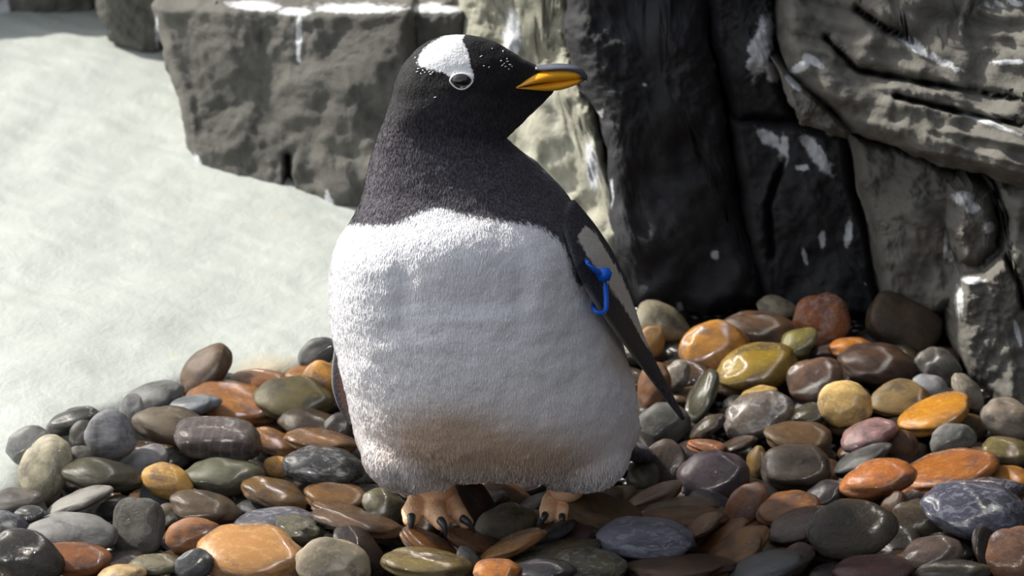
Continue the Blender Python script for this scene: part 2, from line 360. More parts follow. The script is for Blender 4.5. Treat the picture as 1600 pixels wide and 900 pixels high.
R([(1196, -420), (1760, -420), (1780, 340), (1600, 300), (1540, 272), (1480, 262), (1400, 232), (1335, 208), (1290, 165), (1240, 120), (1220, 70)], 0.62, -0.55, -0.35, M_mid,
  lime=((1430, 75, 35, 6, -32), (1480, 100, 30, 5, -25), (1570, 98, 45, 4, 5), (1580, 5, 70, 5, 3), (1270, 95, 20, 7, -30), (1250, 105, 20, 8, 30), (1540, 190, 60, 4, -20)),
  cracks=(([(1340, 15), (1385, 45), (1420, 60)], 9), ([(1290, 60), (1340, 110), (1450, 130), (1600, 155)], 7), ([(1400, 150), (1500, 175), (1620, 200)], 7)),
  center=(1450, 90), seed=9, rough=0.02, facet=0.03, lam=0.045, bev=0.09, bevw=26, label='broad layered brown-grey rock shelf at upper right')
R([(1214, 100), (1250, 130), (1290, 165), (1332, 205), (1322, 216), (1285, 205), (1250, 192), (1232, 160)], 0.74, 0, -0.1, M_mid, seed=10, bevw=10, lime=((1240, 130, 18, 6, -45),), label='small wedge of rock in the crack below the layered shelf')
R([(1328, 206), (1402, 228), (1480, 258), (1560, 290), (1575, 330), (1520, 345), (1510, 420), (1500, 470), (1440, 520), (1388, 500), (1376, 440), (1366, 365), (1338, 290)], 0.70, -0.35, -0.25, M_mid,
  lime=((1480, 360, 4, 50, -5), (1485, 400, 5, 10, 0)), center=(1420, 350), seed=11, rough=0.025, facet=0.04, bev=0.07, label='brown-grey block with one thin vertical white drip')
R([(1488, 296), (1520, 286), (1548, 300), (1562, 350), (1558, 390), (1530, 418), (1500, 412), (1488, 370)], 0.56, 0, -0.1, M_mid, lime=((1505, 310, 16, 12, 0), (1545, 355, 10, 10, 0), (1520, 325, 12, 10, 0)), seed=12, bev=0.06, bevw=24, label='rounded light-grey knob set into the right wall')
R([(1550, 285), (1640, 290), (1820, 330), (1830, 690), (1680, 690), (1600, 655), (1555, 635), (1510, 592), (1490, 540), (1488, 470), (1500, 425), (1535, 420), (1565, 390), (1570, 340)], 0.50, -0.5, -0.25, M_mid,
  lime=((1520, 438, 20, 6, 0), (1590, 520, 4, 25, 15), (1500, 470, 6, 24, 0), (1592, 636, 3, 3, 0)), cracks=(([(1572, 400), (1592, 440), (1600, 480)], 8),), center=(1600, 490), seed=13, rough=0.03, bev=0.08, bevw=24, label='grey rock buttress at the right edge of the pebbles')

# ================================================================== PEBBLES
def pebble_mesh(seed, kind='round'):
    bm = bmesh.new(); bmesh.ops.create_icosphere(bm, subdivisions=4 if kind != 'small' else 3, radius=1)
    for v in bm.verts:
        c = v.co.copy()
        if kind == 'block':
            e = 3.6; s = (abs(c.x)**e+abs(c.y)**e+abs(c.z)**e)**(-1/e); c = c*s*0.93
        elif kind == 'flat':
            r = math.hypot(c.x, c.y); e = 2.9; s = (r**e+abs(c.z)**e)**(-1/e); c = c*s*0.98
        elif kind in ('round', 'small'):
            r = math.hypot(c.x, c.y); e = 2.15; s = (r**e+abs(c.z)**e)**(-1/e); c = c*s
        d = c.normalized()
        k = 1+0.17*noise.noise(d*0.9+Vector((seed*5.3, 0, seed)))+0.075*noise.noise(d*2.1+Vector((0, seed*3.3, 0)))+0.012*noise.noise(d*7+Vector((seed, 0, 0)))
        if kind == 'rough': k += 0.16*noise.fractal(d*2.6+Vector((seed, 0, 0)), .7, 2.2, 5)
        if kind == 'wedge': k *= 1-0.22*max(0, d.x)*1.0; c.z *= 1-0.35*d.x; c.y *= 1-0.25*d.x
        v.co = c*k
    me = bm_mesh(bm, 'pebble'); me.polygons.foreach_set('use_smooth', [True]*len(me.polygons)); return me
SHAPES = {k: [pebble_mesh(i+j*7, k) for i in range(n)] for j, (k, n) in enumerate({'round': 12, 'flat': 10, 'block': 3, 'rough': 2, 'wedge': 3, 'small': 4}.items())}

# px, py, length, height, angle, colour, material, wetness, shape, order, label
W, D_ = 1.0, 0.15
PEB = [
 (45,697,74,62,20,(140,145,145),'p',.6,'round',0,'light grey pebble against the snow at the far left tip of the bed'),
 (72,732,112,78,72,(190,184,160),'p',.1,'round',8,'upright pale beige cobble near the left edge, against the snow'),
 (115,657,88,40,18,(70,72,62),'p',.8,'round',0,'dark green-grey stone on the snow rim above the blue-grey oval'),
 (132,682,50,50,0,(92,88,78),'p',.5,'round',0,'small dark grey-brown stone left of the blue-grey oval'),
 (171,683,84,78,95,(136,140,152),'s',.2,'round',12,'smooth blue-grey oval stone standing near the left edge'),
 (236,624,100,52,20,(125,130,130),'p',.5,'round',0,'grey stone with a darker right end on the snow rim'),
 (206,640,38,50,10,(150,160,158),'p',1,'round',0,'small shiny pale grey pebble behind the blue-grey oval'),
 (320,578,100,58,42,(122,94,76),'p',.3,'round',0,'tilted brown egg-shaped stone standing out against the snow'),
 (268,665,122,60,-10,(128,116,98),'p',.2,'round',4,'brown-grey stone right of the blue-grey oval'),
 (302,633,84,32,10,(135,146,158),'p',.7,'round',0,'blue-grey sliver of stone below the tilted brown egg'),
 (365,632,150,62,-10,(184,104,44),'p',1,'flat',0,'wide wet orange-brown stone glittering left of the olive disc'),
 (402,596,98,34,0,(150,80,42),'p',.7,'flat',-6,'rust-brown flat stone behind the olive disc on the snow edge'),
 (460,622,124,68,0,(108,98,52),'p',.4,'flat',14,'large olive-green disc-shaped stone left of the penguin'),
 (496,552,64,46,32,(108,112,112),'p',.5,'round',-4,'dark grey pebble on the snow beside the left flipper'),
 (503,592,58,62,60,(214,140,62),'p',.4,'round',-8,'orange-tan stone tucked between olive disc and left flipper'),
 (474,584,58,24,5,(170,98,40),'p',.6,'flat',-8,'thin orange pebble peeking over the olive disc'),
 (340,688,132,64,-3,(104,92,92),'s',.8,'block',16,'angular purple-brown stone with a crease across it'),
 (428,690,84,34,-22,(176,108,48),'p',.9,'flat',6,'orange-brown flat stone right of the creased purple-brown stone'),
 (500,690,112,34,-8,(150,98,58),'p',1,'flat',10,'wet orange-brown sliver below the olive disc'),
 (482,662,96,44,-8,(84,64,46),'p',.6,'round',0,'dark brown stone in the shade right below the olive disc'),
 (533,672,56,60,-30,(64,50,40),'p',.6,'round',0,'dark brown stone touching the penguin belly on the left'),
 (158,742,124,50,-8,(86,82,58),'p',.7,'round',12,'long dark olive stone below the blue-grey oval'),
 (125,714,42,34,0,(120,122,108),'p',.4,'round',0,'small grey-green pebble between pale cobble and blue-grey oval'),
 (230,720,70,46,22,(146,146,152),'p',.5,'round',4,'light grey pebble right of the long dark olive stone'),
 (272,716,50,36,10,(78,76,70),'p',.9,'round',2,'small dark pebble left of the creased purple-brown stone'),
 (262,751,84,52,-20,(214,160,92),'p',.3,'round',16,'yellow-tan oval stone at left of the bed'),
 (350,744,128,54,-3,(112,116,92),'p',.4,'round',18,'long grey-green rounded stone below the creased stone'),
 (505,727,128,60,-5,(70,72,70),'m',.8,'round',12,'dark charcoal stone with a pale smear beside the belly'),
 (437,731,52,36,-10,(214,150,84),'p',.7,'round',8,'orange-tan tip of stone left of the dark charcoal stone'),
 (432,771,108,40,-16,(132,90,36),'p',1,'flat',18,'wet amber-brown oval stone right of the grey-green one'),
 (524,776,98,40,-5,(134,84,26),'p',1,'flat',16,'wet dark amber stone below the dark charcoal stone'),
 (318,793,112,50,-10,(110,92,70),'p',.7,'round',20,'brown oval stone below the grey-green stone'),
 (415,792,100,30,-5,(62,62,68),'p',.4,'round',6,'dark slate stone in the gap below the wet amber-brown oval'),
 (28,785,100,42,8,(126,124,114),'p',.3,'wedge',10,'grey-brown pointed stone at the left frame edge'),
 (122,783,108,30,20,(156,158,150),'p',.3,'round',12,'slim grey rod-like stone lying tilted at left'),
 (46,803,48,24,5,(74,74,72),'p',.8,'round',14,'small black-grey pebble between the grey stones at left'),
 (112,833,144,64,-3,(150,153,154),'p',.15,'round',24,'large smooth grey oval stone at lower left'),
 (216,823,78,94,-4,(178,182,174),'r',.1,'block',26,'blocky light grey stone with pitted face at lower left'),
 (245,776,56,40,-30,(134,150,160),'p',.5,'round',2,'pale blue-grey pebble behind the blocky light grey stone'),
 (12,822,58,46,-10,(104,108,124),'m',.4,'round',10,'bluish slate pebble cut by the left frame edge'),
 (42,872,116,84,-20,(68,62,50),'p',.9,'round',34,'big dark olive-black cobble in the lower left corner'),
 (118,872,116,44,-5,(150,74,36),'p',.6,'flat',14,'rust-red stone beneath the large smooth grey oval'),
 (302,840,88,62,10,(174,104,70),'p',.3,'round',20,'reddish-brown stone right of the blocky light grey stone'),
 (268,808,48,44,0,(104,86,60),'p',.4,'round',4,'small olive-brown pebble behind the reddish-brown stone'),
 (396,864,170,84,-5,(206,142,92),'p',.8,'flat',36,'largest tan-orange oval stone at the bottom left'),
 (520,886,118,86,-12,(172,162,140),'p',.2,'flat',30,'flat beige stone right of the largest tan-orange oval'),
 (468,829,78,44,-15,(172,172,140),'r',.9,'rough',26,'rough cracked grey-green stone above the beige one'),
 (425,813,124,36,4,(104,104,124),'m',.6,'round',20,'slate stone with a pale left end behind the rough cracked stone'),
 (302,884,64,50,25,(88,94,98),'p',1,'round',38,'dark grey shiny pebble left of the largest tan-orange oval'),
 (240,883,84,32,0,(138,132,104),'p',.9,'round',30,'olive-tan flattish pebble at the bottom left'),
 (190,898,76,32,5,(200,166,122),'p',.5,'round',34,'tan pebble cut by the bottom frame edge at left'),
 (528,797,84,20,-8,(124,82,52),'p',1,'flat',14,'thin brown stone on top of the long brown one'),
 (560,817,150,34,-12,(116,82,60),'p',1,'flat',22,'long wet brown flat stone left of the left foot'),
 (562,862,100,56,-42,(74,62,56),'p',.7,'round',20,'dark brown stone leaning right of the beige stone'),
 (602,792,76,48,-25,(120,114,86),'p',.8,'round',14,'grey-olive shiny stone touching the left foot'),
 (670,852,98,36,-26,(134,76,32),'p',1,'flat',24,'wet dark amber stone under the toes of the left foot'),
 (665,882,138,42,-6,(142,126,80),'p',.9,'flat',34,'speckled olive-tan flat stone at the bottom centre'),
 (735,846,86,34,-24,(120,68,32),'p',1,'round',20,'dark amber stone beneath the right claw of the left foot'),
 (791,818,96,60,18,(118,108,90),'p',.4,'round',20,'grey-brown oval stone between the two feet'),
 (738,790,96,66,-60,(98,52,34),'p',.5,'flat',4,'dark rust-brown stone right behind the left foot'),
 (795,774,96,38,-30,(136,80,58),'p',.4,'flat',2,'red-brown flat stone under the belly between the feet'),
 (800,853,116,28,26,(160,102,56),'p',1,'flat',28,'narrow wet amber stone slanting up to the right, bottom centre'),
 (731,874,48,30,-52,(144,144,138),'p',.6,'round',30,'small light grey pebble at the bottom centre'),
 (775,895,74,44,5,(206,112,50),'p',.6,'round',38,'bright orange pebble at the bottom centre edge'),
 (868,863,146,30,14,(88,82,58),'p',.8,'flat',26,'long dark olive flat stone at bottom centre'),
 (866,832,72,26,28,(54,54,60),'p',.5,'round',14,'black slate sliver at the claws of the right foot'),
 (892,840,90,38,20,(98,64,76),'p',.4,'flat',10,'dusky purple stone left of the mottled blue-grey oval'),
 (942,799,128,50,-16,(112,82,58),'p',.2,'flat',26,'brown flat stone resting over the right foot'),
 (1008,839,156,56,-1,(118,122,148),'m',.3,'flat',38,'mottled blue-grey oval stone right of the right foot'),
 (920,882,118,48,-4,(100,96,70),'m',.9,'round',34,'olive stone with white frosting on its left at the bottom'),
 (1062,794,124,28,8,(112,86,72),'p',.5,'flat',12,'slim brown stone behind the mottled blue-grey oval'),
 (1068,810,136,34,3,(118,74,50),'p',.5,'flat',16,'rust-brown slab directly behind the mottled blue-grey oval'),
 (1120,846,118,26,38,(136,80,50),'p',.5,'flat',28,'slim rust-brown stone standing slantwise right of the mottled oval'),
 (1150,862,118,46,36,(136,92,62),'p',.4,'flat',32,'tan-brown slanted flat stone, outermost of the leaning row'),
 (1098,822,66,24,36,(134,98,80),'p',.4,'flat',24,'small pinkish-brown slanted sliver right of the mottled oval'),
 (1165,788,82,52,52,(148,80,56),'p',.5,'flat',20,'red-brown oval stone leaning left of the rust disc'),
 (1232,795,100,50,14,(142,80,44),'p',.5,'flat',28,'rust-brown oval disc lying on a dark one'),
 (1252,822,108,46,20,(88,64,56),'p',.8,'flat',22,'dark brown disc under the rust-brown oval disc'),
 (1115,746,118,78,14,(92,76,88),'p',.6,'round',10,'large dusky purple-grey stone right of the penguin'),
 (1244,732,110,72,0,(84,74,64),'p',.4,'block',14,'squarish dark grey-brown stone under the flat brown disc'),
 (1247,683,104,48,0,(112,80,54),'p',.4,'flat',18,'flat brown disc lying on the squarish dark stone'),
 (1182,650,114,70,20,(128,116,104),'m',1,'round',8,'wet grey-brown stone with droplets right of the flipper tip'),
 (1320,632,74,84,80,(226,192,124),'p',.4,'round',18,'cream-yellow round stone in the middle of the right bank'),
 (1274,597,90,78,25,(136,100,86),'p',1,'round',6,'glossy brown-purple stone behind the cream-yellow stone'),
 (1182,574,130,70,14,(164,132,48),'p',1,'round',10,'wet mustard-yellow oblong stone on the right bank'),
 (1116,542,112,84,8,(204,130,56),'p',1,'round',8,'large wet orange stone at the foot of the dark column'),
 (1192,514,126,56,-8,(116,82,64),'p',.5,'round',-6,'brown stone behind the large wet orange one'),
 (1215,482,64,38,-12,(160,158,134),'p',.3,'round',-12,'pale grey-beige pebble against the dark rock'),
 (1284,500,90,88,60,(176,80,40),'m',.9,'round',-4,'mottled rust-red round stone against the dark rock'),
 (1252,534,76,44,32,(140,132,62),'p',.7,'wedge',4,'olive-yellow pointed stone below the mottled rust-red one'),
 (1333,543,72,34,0,(196,104,30),'p',.6,'round',0,'small vivid orange stone right of the mottled rust-red one'),
 (1412,506,124,88,-28,(96,76,60),'p',.4,'block',-6,'large dark olive-brown angular stone below the thin white drip'),
 (1376,568,124,66,-5,(98,66,54),'p',.6,'round',0,'dark red-brown stone behind the olive-tan oval'),
 (1466,574,80,58,-35,(116,112,106),'p',.8,'round',0,'dark grey glossy stone at the base of the right rock'),
 (1514,612,66,38,-48,(170,166,146),'p',.8,'round',6,'pale shiny pebble tucked at the foot of the right rock'),
 (1457,607,62,42,-18,(150,156,166),'p',.4,'round',2,'blue-grey pebble behind the amber stone'),
 (1404,622,92,56,14,(148,124,78),'p',.4,'flat',10,'olive-tan oval stone right of the cream-yellow one'),
 (1460,647,120,50,24,(204,126,36),'p',.8,'flat',12,'curved amber-orange stone on the right bank'),
 (1355,681,92,44,20,(164,120,128),'p',.6,'round',20,'pink-mauve oval stone below the cream-yellow one'),
 (1348,716,96,28,26,(90,94,94),'p',.5,'round',20,'slim slate stone under the pink-mauve oval'),
 (1408,697,50,54,80,(118,80,62),'p',.4,'round',6,'brown stone between pink-mauve oval and round grey stone'),
 (1487,688,74,52,12,(134,140,134),'p',.4,'round',12,'round grey stone below the amber-orange stone'),
 (1576,656,96,64,-20,(160,148,134),'p',.3,'round',8,'grey-beige cobble at the right frame edge'),
 (1574,706,88,44,-10,(128,116,72),'p',.9,'round',12,'olive stone with a white glint at the right frame edge'),
 (1371,748,122,58,16,(196,100,58),'p',.8,'round',28,'rust-orange oval stone left of the longer rust slab'),
 (1481,739,160,60,14,(180,94,46),'p',.8,'flat',22,'long rust-orange slab stone on the right'),
 (1584,746,76,34,-8,(190,112,36),'p',.7,'flat',18,'orange stone at the right frame edge above the blue one'),
 (1540,763,120,34,4,(66,66,82),'m',.9,'round',14,'dark wet slate stone behind the big blue-grey one'),
 (1522,797,168,86,-3,(88,92,128),'m',1,'round',40,'big wet blue-grey mottled stone at lower right'),
 (1330,830,138,96,4,(76,66,48),'p',.9,'flat',20,'large dark olive flat stone with wet edge at lower right'),
 (1456,864,98,52,14,(98,80,74),'p',.9,'round',40,'brown oblong stone below the big blue-grey one'),
 (1434,812,64,80,70,(94,76,56),'p',.8,'round',16,'brown stone left of the big blue-grey one'),
 (1590,866,90,96,60,(136,92,78),'p',.7,'round',42,'red-brown cobble in the lower right corner'),
 (1198,888,116,40,16,(92,98,104),'p',.6,'flat',40,'slate-grey flat stone at the bottom right of centre'),
 (1248,866,52,36,20,(88,56,50),'p',.7,'round',26,'small maroon-brown pebble beneath the dark brown disc'),
 (1488,893,118,30,6,(70,66,50),'p',1,'flat',40,'wet dark olive stone at the lower right edge'),
 (1545,862,80,50,-60,(64,56,50),'p',.5,'flat',22,'dark stone in the gap left of the red-brown corner cobble'),
 (1034,736,100,78,80,(94,76,70),'p',.5,'flat',6,'dark mauve-brown stone right behind the penguin hip'),
 (1036,664,84,68,20,(116,120,114),'p',.2,'round',0,'grey stone beneath the tip of the right flipper'),
 (1096,622,96,36,66,(88,88,64),'p',1,'round',2,'dark olive stone standing upright below the large orange one'),
 (1058,588,56,38,70,(144,134,118),'m',.8,'round',-2,'small grey-beige wet pebble beside the flipper'),
 (1042,508,104,60,-24,(152,146,124),'s',.3,'wedge',-8,'grey and beige stone leaning at the dark rock by the flipper'),
 (1018,534,52,42,80,(190,132,76),'p',.3,'round',0,'small tan pebble beside the middle of the flipper'),
 (1106,666,62,28,36,(88,70,50),'p',.8,'round',6,'dark brown stone left of the wet droplet stone'),
 (1104,698,62,22,-5,(180,90,42),'p',1,'flat',10,'small rust-orange sliver above the dusky purple stone'),
 (1150,697,66,20,24,(92,66,54),'p',1,'flat',10,'thin brown sliver beneath the wet droplet stone'),
 (1022,604,76,50,80,(140,84,52),'p',.4,'round',-4,'red-brown stone seen between flank and flipper'),
 (1186,616,60,24,16,(204,160,80),'p',.5,'flat',-2,'tan-yellow sliver behind the wet droplet stone'),
 (1264,648,58,34,20,(84,84,58),'p',1,'round',0,'small dark olive stone left under the cream-yellow one'),
 (968,778,60,34,22,(112,88,60),'p',.4,'round',4,'small brown stone touching the belly hem at right'),
 (1022,776,96,28,24,(124,88,74),'p',.5,'flat',8,'slim brown slanted stone below the dark mauve-brown one'),
 (1182,722,52,30,85,(134,98,44),'p',.4,'round',0,'ochre stone wedged left of the squarish dark one'),
 (1108,786,70,38,-10,(74,68,90),'p',.5,'round',12,'slate-violet pebble below the dusky purple stone'),
 (1398,800,66,44,80,(96,62,44),'p',.6,'round',10,'dark rust-brown stone behind the large dark olive flat stone'),
 (1362,890,130,40,6,(98,46,54),'p',1,'flat',34,'wet maroon stone at the bottom right edge'),
 (1062,886,176,30,3,(96,64,50),'p',.6,'flat',30,'long dark brown slab under the mottled blue-grey oval'),
 (842,893,116,36,6,(62,62,74),'p',.7,'round',30,'dark slate stone at the bottom centre edge'),
 (1290,772,70,40,30,(66,58,60),'p',.7,'round',6,'dark grey stone right of the rust-brown oval disc'),
 (620,838,70,34,-10,(70,58,46),'p',.6,'round',6,'dark stone below the toes beside the long wet brown one'),
 (180,795,70,40,10,(58,54,48),'p',.6,'round',0,'black-brown stone in the gap above the blocky grey one'),
]
# tilt of each stone: long axis along the image direction, the flat side turned until its height fits
class Peb: pass
pebs = []
BIAS = {(942, 799): -.10, (892, 840): -.03, (866, 832): -.03, (791, 818): .03, (738, 790): .03, (795, 774): .08, (1034, 736): .10, (1036, 664): .05, (968, 778): .05, (533, 672): .06, (505, 727): .02, (602, 792): .02, (1022, 776): .04}
for i, (px, py, L, S, ang, col, mk, wet, shp, order, lab) in enumerate(PEB):
    o = Peb(); o.px, o.py = px, py; o.key = py+order*2.2; o.row = PEB[i]
    a = math.radians(ang); o.maj = RT*math.cos(a)+UP*math.sin(a); o.mino = -RT*math.sin(a)+UP*math.cos(a)
    A = L/2; Bs = S/2
    cr = {'flat': 0.26, 'block': 0.5, 'round': 0.42, 'rough': 0.5, 'wedge': 0.4}[shp]
    b = max(0.72*A, Bs*1.02); c_ = cr*A
    c_ = min(c_, Bs*0.9)
    s2 = (Bs*Bs-c_*c_)/max(b*b-c_*c_, 1e-6); s2 = max(0.0, min(1.0, s2)); ph = math.asin(math.sqrt(s2))
    o.n = o.mino*math.cos(ph)-FW*math.sin(ph)           # flat normal: up and towards the viewer
    o.bd = o.n.cross(o.maj).normalized()
    o.ax = (A, b, c_)
    o.d = ray(px, py)
    p = on_ground(px, py, 0.0)
    if poly_sd(np.array([p.x]), np.array([p.y]), bxy_poly)[0] > -.11: p = on_ground(px, py, 0.05)
    o.t = (p-CAM).dot(FW)+BIAS.get((px, py), 0); o.t0 = o.t
    pebs.append(o)
def axes(o):
    k = o.t/F_PX*0.99; return [o.maj*o.ax[0]*k, o.bd*o.ax[1]*k, o.n*o.ax[2]*k]
def relax(pebs, iters=70):
    n = len(pebs); order = sorted(range(n), key=lambda i: pebs[i].key)
    pairs = []
    for a in range(n):
        for b in range(a+1, n):
            i, j = order[a], order[b]; p, q = pebs[i], pebs[j]
            if math.hypot(p.px-q.px, p.py-q.py) < p.ax[0]+q.ax[0]: pairs.append((i, j))
    rd = []
    for k in range(60):
        v = Vector((random.gauss(0, 1), random.gauss(0, 1), random.gauss(0, 1))).normalized()
        if v.dot(FW) < 0: v = -v
        if v.dot(FW) > 0.1: rd.append(v)
    rd = np.array(rd)
    for it in range(iters):
        mv = 0; AX = [np.array(axes(o)) for o in pebs]; CT = [np.array(CAM+o.d*o.t) for o in pebs]
        for i, j in pairs:
            Di, Dj = pebs[i].n, pebs[j].n; ex = [np.array(FW)]
            for v in (Di, Dj): ex.append(np.array(v if v.dot(FW) > 0 else -v))
            cc = CT[i]-CT[j]; l = np.linalg.norm(cc)+1e-9
            if cc@np.array(FW) > 0.05*l: ex.append(cc/l)
            Dm = np.concatenate([rd, np.array(ex)])
            rs = np.sqrt(((Dm@AX[i].T)**2).sum(1))+np.sqrt(((Dm@AX[j].T)**2).sum(1))
            s = (rs*0.93-Dm@cc)/np.maximum(Dm@np.array(FW), 0.08)
            m = s.min()
            # also sideways separation
            if m > 0.0005:
                m = min(m, 0.02)
                pebs[i].t += m*0.35; pebs[j].t -= m*0.35; mv += m
                CT[i] = np.array(CAM+pebs[i].d*pebs[i].t); CT[j] = np.array(CAM+pebs[j].d*pebs[j].t)
        for o in pebs: o.t = o.t0+np.clip((o.t-o.t0)*0.985, -0.13, 0.13)
relax(pebs)
def place(name, me, mat_, ctr, ax, col, wet, rnd=True):
    o = bpy.data.objects.new(name, me); COL.objects.link(o)
    if not me.materials: me.materials.append(MP['p'])
    o.material_slots[0].link = 'OBJECT'; o.material_slots[0].material = MP[mat_]
    ls = [v.length for v in ax]
    R3 = Matrix((ax[0]/ls[0], ax[1]/ls[1], ax[2]/ls[2])).transposed()
    o.matrix_world = Matrix.Translation(ctr) @ R3.to_4x4() @ Matrix.Diagonal((*ls, 1))
    r, g, b, _ = srgb(*col); gy = .3*r+.5*g+.2*b; sat = 0.7 if b > r else 1.04; r, g, b = (gy+(q-gy)*sat for q in (r, g, b))
    if r > 1.5*g: g += .13*(r-g)          # rust rather than red
    kk_ = .42+.62*gy
    o.color = tuple(max(.004, kk_*q) for q in (r*1.02, g*(.92 if g > r*.93 and b < g else .97), b*.92))+(wet,); return o
for o in pebs:
    _, _, L, S, ang, col, mk, wet, shp, order, lab = o.row
    me = random.choice(SHAPES[shp]); ax = axes(o)
    ax = [Vector(v) for v in ax]
    if ax[0].cross(ax[1]).dot(ax[2]) < 0: ax[2] = -ax[2]
    ob = place('pebble', me, mk, CAM+o.d*o.t, ax, col, wet)
    tag(ob, lab, 'pebble', 'wet pebbles around the penguin'); o.ob = ob
# smaller stones down in the gaps
PALETTE = [(92, 66, 48), (70, 58, 46), (110, 72, 46), (64, 62, 58), (84, 78, 60), (120, 82, 50), (76, 60, 60), (58, 52, 46)]
BED = [on_ground(x, y) for x, y in [(-330, 1010), (-10, 775), (50, 710), (120, 670), (200, 640), (290, 605), (380, 600), (470, 575), (560, 560), (980, 490), (1080, 480), (1380, 470), (1500, 500), (1540, 640), (1780, 760), (1850, 1060)]]
bedp = [(p.x, p.y) for p in BED]
y = -0.62; rows = []; gaps = []
while y < 1.05:
    x = -1.25
    while x < 1.15:
        xx = x+random.uniform(-.02, .02); yy = y+random.uniform(-.02, .02)
        if poly_sd(np.array([xx]), np.array([yy]), bedp)[0] > 0.0: rows.append((xx, yy))
        x += 0.092
    y += 0.084
for xx, yy in rows:
    A = random.uniform(.038, .056); ya = random.uniform(0, PI); tl = random.uniform(-.35, .35)
    m = Matrix.Rotation(ya, 3, 'Z') @ Matrix.Rotation(tl, 3, 'X')
    ax = [m.col[0]*A, m.col[1]*A*random.uniform(.65, .9), m.col[2]*A*random.uniform(.35, .5)]
    z = G(xx, yy)-0.04+random.uniform(-.006, .006)
    col = random.choice(PALETTE)
    ob = place('pebble', random.choice(SHAPES['small']), 'p', Vector((xx, yy, z)), ax, col, random.choice((.6, .9)))
    gaps.append((ob, col))

# ================================================================== PENGUIN
pg = bpy.data.objects.new('penguin', None); COL.objects.link(pg); pg.location = (0.0, 0.03, 0.0)
tag(pg, 'white-bellied penguin with black head, orange beak and blue flipper band standing on the pebbles', 'penguin')
YB = 0.05
# y_px, left, right, half depth (px), centre offset in depth (m, + away)
BODY = [
 (140, 625, 740, 50, .0), (180, 600, 765, 62, .0), (215, 588, 786, 78, .0), (235, 583, 805, 88, .0), (260, 577, 840, 100, .0), (290, 570, 872, 118, -.0),
 (315, 563, 893, 134, -.004), (340, 553, 908, 148, -.008), (362, 535, 918, 160, -.01), (390, 521, 928, 172, -.01), (430, 514, 938, 184, -.01), (480, 515, 950, 192, -.01),
 (530, 524, 968, 197, -.01), (580, 537, 986, 200, -.008), (630, 547, 998, 198, -.004), (665, 552, 1001, 186, .0), (688, 556, 994, 166, .004), (704, 568, 976, 140, .01), (716, 594, 948, 106, .014)]
rows = smooth_rows(BODY, 90)
bm = bmesh.new(); rings = []
for r in rows:
    y, l, rr, dp, off = r
    pl, pr = P(l, y, YB), P(rr, y, YB); cx = (pl.x+pr.x)/2; hw = (pr.x-pl.x)/2; z = (pl.z+pr.z)/2; hd = dp/1023
    ring = []
    for t in np.linspace(0, 2*PI, 64, endpoint=False):
        ct, st_ = math.cos(t), math.sin(t); e = 2/2.25
        ring.append(Vector((cx+hw*math.copysign(abs(ct)**e, ct), YB+off+hd*math.copysign(abs(st_)**e, st_), z)))
    rings.append(ring)
loft(bm, rings[::-1])
HEAD = [  # x_px, top, bottom, half depth px
 (606, 165, 215, 8), (614, 128, 235, 34), (630, 96, 245, 52), (655, 71, 250, 62), (685, 57, 250, 67), (712, 53, 246, 68), (740, 55, 240, 66), (765, 62, 230, 60), (790, 73, 214, 48),
 (812, 88, 197, 36), (830, 99, 180, 25), (846, 105, 164, 16), (858, 109, 152, 10), (868, 112, 144, 6)]
hr = smooth_rows(HEAD, 50); rings = []
for x, t_, b_, dp in hr:
    pt, pb = P(x, t_, YB-.01), P(x, b_, YB-.01); cz = (pt.z+pb.z)/2; hh = (pt.z-pb.z)/2; hd = dp/1023
    rings.append([Vector((pt.x, YB-.01+hd*math.cos(t)*(1-.18*max(0, math.sin(t))), cz+hh*math.sin(t))) for t in np.linspace(0, 2*PI, 40, endpoint=False)])
loft(bm, rings)
def blob(bm, c, r, rot=None):
    m = Matrix.Translation(c)
    if rot is not None: m = m @ rot
    bmesh.ops.create_uvsphere(bm, u_segments=32, v_segments=20, radius=1, matrix=m @ Matrix.Diagonal((*r, 1)))
blob(bm, P(640, 705, -.03), (.074, .085, .056)); blob(bm, P(908, 705, -.02), (.076, .085, .056))     # thighs
blob(bm, P(680, 730, -.05), (.042, .042, .032)); blob(bm, P(880, 730, -.045), (.042, .042, .032))     # feathered ankles
bmesh.ops.recalc_face_normals(bm, faces=bm.faces)
tail = [P(940, 690, .20), P(990, 705, .27), P(1020, 725, .33)]
tube(bm, [Vector(t) for t in tail], [.06, .045, .02], 14, 0.35)
tmp = link('tmp', bm_mesh(bm)); me = bake(tmp, [('REMESH', dict(mode='VOXEL', voxel_size=0.0042)), ('SMOOTH', dict(factor=0.5, iterations=14))])
tmp = link('tmp', me); vg = tmp.vertex_groups.new(name='torso'); c = coords(me); px, py, _ = proj(c)
wt = np.clip((py-215)/70, 0, 1)*np.clip((735-py)/40, .15, 1)
for lv in range(1, 11): vg.add([int(q) for q in np.nonzero((wt > (lv-1)/10) & (wt <= lv/10))[0]], lv/10, 'REPLACE')
me = bake(tmp, [('SMOOTH', dict(factor=0.5, iterations=50, vertex_group='torso'))])
